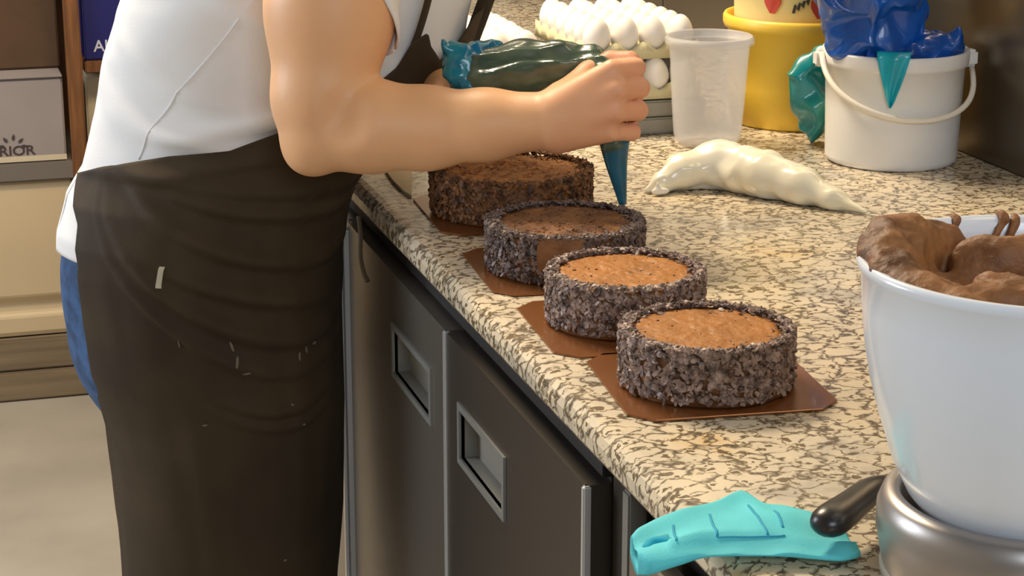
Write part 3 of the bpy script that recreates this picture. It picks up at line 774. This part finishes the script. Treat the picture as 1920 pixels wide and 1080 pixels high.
for i in range(nr+1):
    a = PI*i/nr
    for j in range(nc_):
        b = 2*PI*j/nc_; r = .0215*math.sin(a)*(1-.10*math.cos(a)); V.append((r*math.cos(b), r*math.sin(b), .0275*math.cos(a)*(1+.04*math.cos(a))))
for i in range(nr):
    for j in range(nc_): F.append((i*nc_+j, (i+1)*nc_+j, (i+1)*nc_+(j+1) % nc_, i*nc_+(j+1) % nc_))
egg0 = mesh_obj('egg', V, F, M['egg'], None, True); egg0['category'] = 'egg'
first = [egg0]
def eggs(x0, y0, nx, ny, z, label, group, p=.0445, rows=None):
    for j in range(ny if rows is None else rows):
        for i in range(nx):
            o = first.pop() if first else egg0.copy()
            if o is not egg0: COL.objects.link(o)
            o.location = (x0+(i+.5)*p, y0+(j+.5)*p, z+.0365); o.rotation_euler = (random.uniform(-.15, .15), random.uniform(-.15, .15), random.uniform(0, 6))
            nth = ('first', 'second', 'third', 'fourth')[i]; row = ('front row', 'second row', 'third row', 'fourth row', 'fifth row', 'back row')[j]
            o['label'] = f'{label}, {row}, {nth} from the left'; o['group'] = group; o['category'] = 'egg'
ex, ey = .982, 2.935
cr = box('grey_crate', (.975, 1.170, 2.895, 3.25, CZ+.001, CZ+.026), M['greycrate'], bevel=.003); tag(cr, 'low grey crate directly on the granite under the egg trays', 'crate')
cr2 = box('grey_crate', (.975, 1.170, 2.897, 3.25, CZ+.0275, CZ+.052), M['greycrate'], bevel=.003); tag(cr2, 'grey crate stacked on another, right below the lower egg tray', 'crate')
tray(ex, 2.90, 4, 6, CZ+.0525, 'lower egg tray just above the grey crates, mostly hidden by the jar')
eggs(ex, 2.90, 4, 6, CZ+.0525, 'white egg in the lower tray', 'eggs in the lower tray', rows=6)
tray(ex, 2.915, 4, 6, CZ+.112, 'cream pulp egg tray on top of the stack beside the yellow bucket')
eggs(ex, 2.915, 4, 6, CZ+.112, 'white egg in the high tray', 'eggs in the high tray')
cr3 = box('grey_crate', (.775, .945, 2.96, 3.24, CZ+.001, CZ+.090), M['greycrate'], bevel=.003); tag(cr3, 'grey crate under the left egg tray, behind the green piping bag', 'crate')
tray(.795, 2.965, 3, 6, CZ+.091, 'left egg tray of white eggs behind the green piping bag')
eggs(.795, 2.965, 3, 6, CZ+.091, 'white egg in the left tray', 'eggs in the left tray')

# ================================================================== LEFT SHELVES
SY = 4.578
sh = empty('wooden_shelving', (-.3, SY+.2, 0), 'wooden shelving with brown posts behind the baker, holding cartons', 'shelving')
box('shelf', (-1.6, .50, SY, SY+.40, .512, .553), M['shelf_grey'], sh, bevel=.003)
box('shelf', (.373, 1.0, SY+.01, SY+.40, .745, .773), M['wood'], sh, bevel=.003)
box('post', (.333, .366, SY-.01, SY+.03, 0.06, 1.9), M['wood'], sh, bevel=.004)
box('post', (.333, .366, SY+.36, SY+.40, 0.06, 1.9), M['wood'], sh, bevel=.004)
box('post', (-1.6, -1.567, SY-.01, SY+.03, 0.06, 1.9), M['wood'], sh, bevel=.004)
box('shelf', (-1.6, .50, SY, SY+.40, 1.30, 1.33), M['wood'], sh, bevel=.003)
box('plinth_board', (-1.6, .50, SY+.005, SY+.03, .072, .146), M['plinth'], sh, bevel=.004)
box('plinth_board', (-1.6, .50, SY, SY+.03, .002, .070), M['plinth'], sh, bevel=.004)
box('back_panel', (-1.6, 1.0, SY+.405, SY+.415, .05, 1.9), M['carton_brown'], sh, bevel=.002)
# beige drum-fronted bin on the lowest level
def bin_():
    prof = [(0, .150), (-.004, .160), (-.004, .195), (.004, .205), (.006, .225), (-.008, .245), (-.010, .490), (-.006, .506), (.0, .510)]
    V = []; F = []; xs = np.linspace(-1.2, .33, 12); k = len(prof)
    for x in xs:
        for d, z in prof: V.append((x, SY+.022+d, z))
    for i in range(len(xs)-1):
        for q in range(k-1): F.append((i*k+q, (i+1)*k+q, (i+1)*k+q+1, i*k+q+1))
    n = len(V)
    for x in (xs[0], xs[-1]):
        for z in (.15, .51): V.append((x, SY+.36, z))
    F += [(k-1, (len(xs)-1)*k+k-1, n+3, n+1), tuple(range(k))+(n+1, n), tuple((len(xs)-1)*k+q for q in range(k))[::-1]+(n+2, n+3), (n, n+1, n+3, n+2)]
    o = mesh_obj('storage_bin', V, F, M['beige'], None, False); o.modifiers.new('b', 'BEVEL').width = .003
    tag(o, 'wide beige storage bin with a recessed band, below the grey shelf', 'bin')
bin_()
wb = empty('white_carton', (.15, SY+.15, .5535), 'greyish white carton with a dark sunburst mark on the grey shelf', 'carton')
box('carton_body', (-.20, .322, SY+.008, SY+.30, .5535, .741), M['carton_white'], wb, bevel=.004)
box('lid_flap', (-.20, .322, SY+.004, SY+.30, .7415, .7455), M['carton_white'], wb, bevel=.0015)
box('bottom_tape', (-.20, .322, SY+.0065, SY+.0078, .556, .568), M['carton_cream'], wb, bevel=0)
RX = Matrix.Rotation(PI/2, 4, 'X')
LP = at(-2, 293, SY+.0075)
text_mesh('carton_lettering', 'RIOR', .030, M['letter_dark'], Matrix.Translation(Vector((LP[0], SY+.0075, LP[2]))) @ RX @ Matrix.Scale(1.15, 4, (1, 0, 0)), wb, bold=.0004)
C0 = at(24, 278, SY+.0072)
for k, a in enumerate((8, 42, 84, 128, 168)):
    aa = math.radians(a); bm = bmesh.new(); L0, L1, hw = .017, .032, .0033
    d = Vector((math.cos(aa), 0, math.sin(aa))); s = Vector((-math.sin(aa), 0, math.cos(aa))); c = Vector((C0[0], SY+.0072, C0[2]))
    pts = [c+d*L0, c+d*(L0+.004)+s*hw, c+d*(L1-.006)+s*hw*.9, c+d*L1, c+d*(L1-.006)-s*hw*.9, c+d*(L0+.004)-s*hw]
    V = [tuple(p) for p in pts]+[(p.x, p.y-.0008, p.z) for p in pts]
    mesh_obj('sun_ray_mark', V, [tuple(range(6)), tuple(range(6, 12))[::-1]]+[(i, (i+1) % 6, 6+(i+1) % 6, 6+i) for i in range(6)], M['letter_dark'], wb)
bc = box('brown_carton', (-.25, .325, SY+.10, SY+.38, .747, 1.12), M['carton_brown'], bevel=.004); tag(bc, 'dark brown carton standing on the white carton', 'carton')
nb_ = empty('navy_carton', (.6, SY+.15, .7735), 'navy blue carton with pale letters beside the brown post', 'carton')
box('carton_body', (.374, .80, SY+.012, SY+.30, .7735, 1.15), M['carton_blue'], nb_, bevel=.004)
LP = at(176, 97, SY+.010)
text_mesh('carton_lettering', 'AU', .036, M['letter'], Matrix.Translation(Vector((LP[0], SY+.0115, LP[2]))) @ RX, nb_, bold=.0004)
cc = box('cream_carton', (.374, .70, SY+.05, SY+.33, .5535, .735), M['carton_cream'], bevel=.004); tag(cc, 'cream carton under the wooden shelf that holds the navy carton', 'carton')

# ================================================================== PERSON
PY = 2.68
ENV = np.array([(0.2103, 0.3693, 0.14, 0.165), (0.3501, 0.374, 0.1418, 0.168), (0.4546, 0.3782, 0.1482, 0.168), (0.534, 0.3777, 0.1537, 0.17), (0.6124, 0.3751, 0.1596, 0.175), (0.6903, 0.3643, 0.1707, 0.18), (0.7666, 0.3576, 0.1781, 0.18), (0.8266, 0.3546, 0.1844, 0.178), (0.8634, 0.3569, 0.1863, 0.175), (0.9137, 0.3718, 0.1865, 0.168), (0.9486, 0.3957, 0.1877, 0.16), (0.9972, 0.4312, 0.2098, 0.155), (1.0457, 0.468, 0.2341, 0.155), (1.095, 0.4815, 0.2365, 0.16), (1.1579, 0.5008, 0.235, 0.17), (1.2134, 0.5181, 0.2287, 0.175), (1.2684, 0.5329, 0.2099, 0.175), (1.3094, 0.5469, 0.1812, 0.165), (1.3431, 0.5673, 0.1335, 0.12), (1.3633, 0.5841, 0.0767, 0.05)])
_z = ENV[:, 0]
def env(z):
    return np.interp(z, _z, ENV[:, 1]), np.interp(z, _z, ENV[:, 2]), np.interp(z, _z, ENV[:, 3])
def surf(th, z, off=0.0):
    cx, a, b = env(z); return np.array((cx+(a+off)*math.cos(th), PY+(b+off)*math.sin(th), z))
person = empty('person', (.37, PY, 0), 'person in white t-shirt and dark brown apron leaning over the worktop squeezing a piping bag', 'person')
def body():
    p = []
    A = lambda x, y, Y: at(x, y, Y)
    # torso (kept inside the clothes)
    p += [('e', (.375, PY, .90), (.125, .13, .12), None, .05), ('e', (.43, PY, 1.03), (.14, .115, .13), None, .06), ('e', (.50, PY, 1.18), (.155, .14, .12), None, .06), ('c', (.52, PY-.12, 1.27), (.55, PY+.12, 1.27), .055, .055, .05)]
    # legs
    for s in (-1, 1):
        y = PY+s*.085
        p += [('c', (.365, y, .84), (.375, y, .48), .075, .048, .04), ('c', (.375, y, .48), (.355, y, .10), .046, .030, .03), ('c', (.345, y, .05), (.47, y, .035), .032, .024, .02)]
    # neck + head, bent forward over the work
    p += [('c', (.585, PY, 1.32), (.655, PY, 1.42), .050, .046, .03), ('e', (.695, PY, 1.485), (.088, .072, .100), None, .02), ('e', (.728, PY, 1.435), (.048, .045, .045), None, .02),
          ('c', (.775, PY, 1.478), (.790, PY, 1.452), .007, .012, .01), ('e', (.685, PY-.073, 1.47), (.018, .008, .028), None, .006), ('e', (.685, PY+.073, 1.47), (.018, .008, .028), None, .006)]
    # right arm
    sh_ = A(625, -150, 2.50); k = .02
    p += [('c', sh_, A(619, 20, 2.43), .080, .0735, .03), ('c', A(619, 20, 2.43), A(604, 185, 2.41), .0735, .060, .03), ('c', A(604, 185, 2.41), A(600, 252, 2.40), .056, .046, .02),
          ('e', A(578, 285, 2.40), (.021, .022, .021), None, .03),
          ('c', A(612, 252, 2.395), A(690, 236, 2.38), .044, .0540, .006), ('c', A(690, 236, 2.38), A(800, 240, 2.36), .0540, .0475, .02),
          ('c', A(800, 240, 2.36), A(910, 234, 2.32), .0475, .040, .02), ('c', A(910, 234, 2.32), A(1030, 226, 2.28), .040, .0335, .02)]
    q_ = A(640, 226, 2.315); p.append(('s', q_, .032, .020))
    # right hand: fist, back towards the viewer
    W = A(1035, 226, 2.275)
    K = [A(1148, 133, 2.240), A(1158, 168, 2.228), A(1154, 208, 2.228), A(1140, 246, 2.238)]
    P1 = [A(1192, 127, 2.252), A(1199, 165, 2.245), A(1196, 207, 2.245), A(1184, 247, 2.250)]
    P2 = [A(1188, 128, 2.283), A(1194, 166, 2.282), A(1190, 208, 2.282), A(1178, 248, 2.280)]
    P3 = [A(1155, 130, 2.292), A(1158, 168, 2.294), A(1154, 208, 2.292), A(1148, 246, 2.290)]
    for i in range(4):
        w0 = A(1050, 205+i*14, 2.27)
        p.append(('c', w0, K[i], .026, (.0140, .0145, .0145, .0135)[i], .009))
        r = (.0120, .0126, .0124, .0112)[i]
        p.append(('c', K[i], P1[i], r*1.04, r, .002)); p.append(('c', P1[i], P2[i], r, r*.95, .0015)); p.append(('c', P2[i], P3[i], r*.95, r*.85, .002))
    p.append(('c', A(1060, 200, 2.285), A(1110, 180, 2.275), .026, .024, .015))
    p += [('c', A(1062, 185, 2.295), A(1105, 140, 2.312), .022, .0165, .014), ('c', A(1105, 140, 2.312), A(1145, 116, 2.312), .0155, .0135, .006), ('c', A(1145, 116, 2.312), A(1182, 113, 2.296), .0135, .0115, .003)]
    # left arm behind, hand holding the top of the bag
    p += [('c', (.57, PY+.15, 1.27), (.665, PY+.20, 1.06), .052, .042, .03), ('c', (.665, PY+.20, 1.06), A(838, 178, 2.53), .040, .028, .02), ('c', A(838, 178, 2.53), A(852, 172, 2.47), .030, .026, .012)]
    for i in range(4):
        a = A(846+i*7, 158-i*2, 2.455-.004*i); b = A(850+i*10, 172+i*2, 2.425-.003*i); c = A(862+i*10, 196+i*2, 2.43)
        p += [('c', A(848, 168, 2.475), a, .016, .010, .006), ('c', a, b, .010, .009, .002), ('c', b, c, .009, .008, .002)]
    p += [('c', A(846, 182, 2.485), A(880, 205, 2.47), .014, .010, .006), ('c', A(880, 205, 2.47), A(905, 196, 2.45), .010, .009, .003)]
    return sdf_mesh('body', p, .0034, M['skin'], person)
body()
# face
for s in (-1, 1):
    sdf_mesh('eye', [('e', (.762, PY+s*.030, 1.490), (.010, .011, .009), None, .002)], .0025, M['eye'], person)
    tube('eyebrow', [(.765, PY+s*.018, 1.512), (.765, PY+s*.030, 1.516), (.757, PY+s*.043, 1.510)], .003, M['hair'], person, n=6)
tube('mouth', [(.770, PY-.020, 1.428), (.777, PY, 1.426), (.770, PY+.020, 1.428)], [.003, .0045, .003], M['lip'], person, n=8)
sdf_mesh('hair', [('e', (.675, PY, 1.510), (.094, .082, .092), None, .02), ('e', (.60, PY, 1.50), (.04, .045, .04), None, .02), ('s', (.775, PY, 1.455), .060, .01)], .005, M['hair'], person, disp=noise_disp(.003, 60))

# t-shirt ---------------------------------------------------------------------------------
def fold(th, z, amp=1.0):
    """cloth folds as outward displacement"""
    d = .0028*mn.noise(Vector((th*2.2, z*14, 1.0)))+.0050*mn.noise(Vector((th*1.2+z*5, z*6, 4.0)))
    return d*amp
def shirt_d(th, z):
    d = fold(th, z); s = z+.05*math.cos(th+1.9); near = math.exp(-((th+1.75)/.9)**2)
    d += near*(.011*math.exp(-((s-1.085+.03*math.sin(th*2))/.014)**2)+.010*math.exp(-((s-1.125-.05*math.sin(th*1.3))/.013)**2)+.009*math.exp(-((s-1.175+.10*(th+1.6))/.016)**2)+.008*math.exp(-((s-1.035+.04*(th+1.6))/.011)**2))
    return d
def shirt():
    zs = np.linspace(.842, 1.363, 110); n = 150; rows = []
    for z in zs:
        row = []
        for j in range(n):
            th = -PI+2*PI*j/(n-1)
            d = shirt_d(th, z)
            row.append(surf(th, z, d))
        rows.append(row)
    o = sheet('tshirt', rows, M['shirt'], person, .002)
    # side seam curving down from the armpit
    pts = []
    for t, z in curve_pts([(-112, 1.20), (-118, 1.146), (-124, 1.10), (-130, 1.062), (-134, 1.03), (-136, 1.0), (-137, .98)], 24):
        th = math.radians(t); pts.append(tuple(surf(th, z, shirt_d(th, z)+.0012)))
    tube('side_seam', pts, .0011, M['seam'], o, n=6)
    # sleeve: tapering tube round the upper arm, cuff lower on the front side
    a = np.array(at(625, -190, 2.52)); b = np.array(at(619, 20, 2.43)); ax = (b-a)/np.linalg.norm(b-a)
    u = np.cross(ax, (0, 1, 0)); u /= np.linalg.norm(u); v = np.cross(ax, u)
    if u[0] < 0: u = -u
    rows = []
    for i in range(26):
        row = []
        for j in range(49):
            q = 2*PI*j/48; L = .128+.066*math.cos(q)
            t = -.02+(L+.02)*i/25; r = .087-.006*i/25+.0025*mn.noise(Vector((math.cos(q)*2, math.sin(q)*2, t*30)))+(.0012 if i > 22 else 0)
            row.append(a+ax*t+u*r*math.cos(q)+v*r*math.sin(q))
        rows.append(row)
    s = sheet('sleeve', rows, M['shirt'], o, .0025)
    rows = []
    a = np.array((.57, PY+.14, 1.29)); b = np.array((.63, PY+.18, 1.14)); ax = (b-a)/np.linalg.norm(b-a); u = np.cross(ax, (0, 1, 0)); u /= np.linalg.norm(u); v = np.cross(ax, u)
    for i in range(12):
        rows.append([a+ax*(-.02+.13*i/11)+(u*math.cos(2*PI*j/32)+v*math.sin(2*PI*j/32))*.068 for j in range(33)])
    sheet('sleeve', rows, M['shirt'], o, .0025)
shirt()

# jeans and shoes
def jeans():
    p = [('e', (.333, PY, .80), (.163, .158, .16), None, .05), ('e', (.341, PY, .70), (.156, .158, .15), None, .05)]
    for s in (-1, 1):
        y = PY+s*.088
        p += [('c', (.345, y, .74), (.372, y, .48), .098, .066, .03), ('c', (.372, y, .48), (.350, y, .09), .064, .052, .03)]
    def post(Fd, P): return np.maximum(np.maximum(Fd, P[2]-.885), .055-P[2]).astype(np.float32)
    return sdf_mesh('jeans', p, .006, M['jeans'], person, post=post, disp=noise_disp(.004, 16))
jeans()
for s in (-1, 1):
    y = PY+s*.088
    sdf_mesh('shoe', [('e', (.42, y, .035), (.135, .048, .042), None, .02), ('e', (.36, y, .05), (.06, .045, .05), None, .02)], .005, M['shoe'], person, post=lambda Fd, P: np.maximum(Fd, .002-P[2]).astype(np.float32))

# apron -----------------------------------------------------------------------------------
TOP = np.array([(-171, .950), (-151, .968), (-124, .988), (-104, .995), (-92, 1.015), (-84, 1.040), (-69, 1.070), (-63, 1.090), (-60, 1.122), (-55, 1.130), (-52, 1.112), (-45, 1.090), (-38, 1.105), (-30, 1.14), (-15, 1.15), (0, 1.13), (12, 1.08), (35, 1.03), (70, 1.0), (120, .985), (175, .96)], float)
EDGE = np.array([(.25, -176), (.374, -174), (.482, -171), (.642, -160), (.738, -154), (.842, -149.5), (.894, -153), (.950, -171), (1.2, -172)], float)
def afold(th, z):
    d = .0035*mn.noise(Vector((th*1.6, z*3.5, 9.0)))+.0018*mn.noise(Vector((th*6, z*5, 3.0)))
    deg = math.degrees(th); k = math.exp(-((deg+95)/42)**2)
    # sagging creases over the hip
    def cr(zc, c, wd, amp, m0=-68, ms=46, ec=-.45, ew=1.0):
        x = (deg-m0)/ms; zz = zc+c*x*x-.012*x; q = (z-zz)/wd
        return 1.5*amp*math.exp(-q*q*(1.8 if q < 0 else .5))*math.exp(-((x-ec)/ew)**2)
    d += cr(.935, .008, .010, .007)+cr(.905, .016, .009, .008, -60)+cr(.842, .036, .010, .009, -55, 50)+cr(.790, .030, .010, .009, -50, 50, -.5, .7)+cr(.742, .050, .011, .008, -62, 44)+cr(.700, .055, .010, .006, -66, 42)+cr(.650, .02, .008, .0065, -74, 26, 0, .9)+cr(.628, .02, .007, .006, -74, 26, 0, .9)
    # waist band roll
    d += .006*math.exp(-((z-(.975+.00055*(deg+124)*(deg > -124)-.012))/.010)**2)*math.exp(-((deg+110)/60)**2)
    # long vertical drape lower down
    if z < .62: d += .006*math.sin(th*5+1.0)*min(1, (.62-z)/.2)
    return d
def apron():
    ths = np.radians(np.concatenate([np.linspace(-172, -20, 190), np.linspace(-19, 105, 50)])); nz = 190; rows = []
    for i in range(nz):
        t = i/(nz-1); row = []
        for th in ths:
            deg = math.degrees(th); zt = np.interp(deg, TOP[:, 0], TOP[:, 1]); zb = .26
            z = zb+(zt-zb)*t
            e = np.interp(z, EDGE[:, 0], EDGE[:, 1])
            # squeeze columns so that the back edge follows EDGE
            dd = -172+(deg+172); f = (deg+172)/342.0; deg2 = e+(170-e)*f if deg > -172 else e
            deg2 = deg+(e+172)*math.exp(-(deg+172)/40.0)
            th2 = math.radians(deg2)
            row.append(surf(th2, z, .0095+.008*min(1, max(0, (z-.99)/.06))+afold(th2, z)))
        rows.append(row)
    o = sheet('apron', rows, M['apron'], person, .0022)
    # neck straps
    P = [surf(math.radians(-58), 1.110, .012), surf(math.radians(-58.5), 1.14, .016), surf(math.radians(-59), 1.18, .018), surf(math.radians(-59), 1.24, .02), surf(math.radians(-60), 1.30, .02), np.array((.60, PY-.06, 1.375)), np.array((.575, PY, 1.39))]
    tube('neck_strap', curve_pts(P, 26), .0085, M['apron'], o, n=10, flat=.35)
    P = [surf(math.radians(-18), 1.09, .012), surf(math.radians(-14), 1.14, .016), surf(math.radians(-12), 1.20, .024), surf(math.radians(-12), 1.26, .04), np.array((.73, PY-.01, 1.33)), np.array((.66, PY+.055, 1.385)), np.array((.60, PY+.04, 1.395))]
    tube('neck_strap', curve_pts(P, 26), .015, M['apron'], o, n=10, flat=.5)
    # thin tie end hanging in front of the fridge door
    P = [at(672, 405, 2.42), at(676, 440, 2.415), at(676, 480, 2.41), at(682, 510, 2.41), at(690, 528, 2.41)]
    P = [(min(x, .568), y, z) for x, y, z in P]
    tube('tie_end', curve_pts(P, 16), .0028, M['apron'], o, n=8)
    # cream tag and flour marks
    def patch(name, th0, z0, w_, h_, m, tilt=0, k=9, rough=.9, seed=0):
        if name == 'flour_smear': w_ *= .6; h_ *= .7
        rect = name == 'tag'
        rs = np.random.RandomState(seed); V = []; n = 12; th0 = math.radians(th0)
        for dr in (.0108, .0124):
            for i in range(n):
                a = 2*PI*i/n; r = 1+rs.uniform(-rough, rough)*(dr < .0115 or True)*.6
                s = w_*math.cos(a); zz = h_*math.sin(a)
                if rect: s = w_*.8*max(-1, min(1, math.cos(a)*3))+.0015*math.sin(a*1)**2; zz = h_*max(-1, min(1, math.sin(a)*1.5))
                s, zz = s*math.cos(tilt)-zz*math.sin(tilt), s*math.sin(tilt)+zz*math.cos(tilt)
                th = th0+s/.18; z = z0+zz; V.append(surf(th, z, dr+afold(th, z)))
            rs = np.random.RandomState(seed)
        F = [tuple(range(n)), tuple(range(n, 2*n))[::-1]]+[(i, (i+1) % n, n+(i+1) % n, n+i) for i in range(n)]
        return mesh_obj(name, V, F, m, o)
    patch('tag', -112, .843, .0038, .0135, M['tag'], tilt=-.15, rough=.1).__setitem__('label', 'small cream tag')
    for k, (t, z, a, b, ti) in enumerate([(-88, .748, .003, .010, .2), (-87, .728, .003, .011, -.3), (-84, .712, .008, .0025, .3), (-60, .720, .002, .008, -.2), (-56, .726, .0018, .007, .2), (-51, .731, .005, .003, .4), (-66, .658, .003, .002, 0), (-62, .628, .003, .002, 0), (-108, .755, .0015, .008, 0), (-104, .643, .006, .0015, .1), (-96, .33, .006, .012, .1), (-72, .44, .004, .002, .2)]):
        patch('flour_smear', t, z, a, b, M['flour'], ti, seed=k)
apron()

# ================================================================== PIPING BAG IN THE HANDS
hb = empty('piping_bag', at(1165, 375, 2.245), 'dark green piping bag with teal twisted end, squeezed in the fist above the cakes', 'piping bag')
def held_bag():
    A = at
    tube('bag_tip', curve_pts([A(1152, 262, 2.262), A(1155, 300, 2.258), A(1161, 340, 2.252), A(1168, 384, 2.246)], 16), list(np.linspace(.0190, .0045, 16)), M['nozzle'], hb, n=20)
    pr = [('c', A(1148, 150, 2.268), A(1150, 275, 2.262), .013, .017, .01), ('c', A(1146, 150, 2.27), A(1110, 112, 2.335), .012, .012, .01), ('c', A(1110, 112, 2.335), A(1050, 121, 2.36), .012, .024, .012),
          ('c', A(1050, 121, 2.36), A(980, 134, 2.39), .024, .033, .012), ('c', A(980, 134, 2.39), A(912, 148, 2.41), .033, .033, .015), ('c', A(912, 148, 2.41), A(880, 152, 2.42), .033, .022, .01)]
    def dsp(V):
        o = V.copy()
        ax = np.array(A(980, 134, 2.39))-np.array(A(1110, 112, 2.335)); ax /= np.linalg.norm(ax)
        for i, v in enumerate(V):
            s = float(np.dot(v, ax)); q = v-ax*s
            w_ = 1-2.6*abs(mn.noise(Vector((q[1]*42, q[2]*42, s*7)))); w_ += .5*(1-2*abs(mn.noise(Vector((q[1]*90+5, q[2]*90, s*12)))))
            o[i] += np.array((0, -.45, .9))*w_*.0042
        return o
    sdf_mesh('bag_body', pr, .003, M['pipebag'], hb, disp=dsp)
    pr = [('c', A(900, 140, 2.415), A(862, 118, 2.425), .026, .022, .012), ('e', A(892, 100, 2.43), (.022, .018, .018), None, .012), ('c', A(862, 120, 2.42), A(834, 80, 2.42), .016, .003, .010), ('c', A(885, 150, 2.41), A(858, 140, 2.41), .024, .016, .01), ('c', A(915, 105, 2.43), A(930, 92, 2.43), .014, .008, .01), ('c', A(880, 150, 2.415), A(872, 185, 2.415), .022, .012, .01)]
    o = sdf_mesh('twisted_end', pr, .003, M['pipetail'], hb, disp=noise_disp(.009, 42, True, None, 2.0)); o['label'] = 'teal-blue twisted open end'
held_bag()
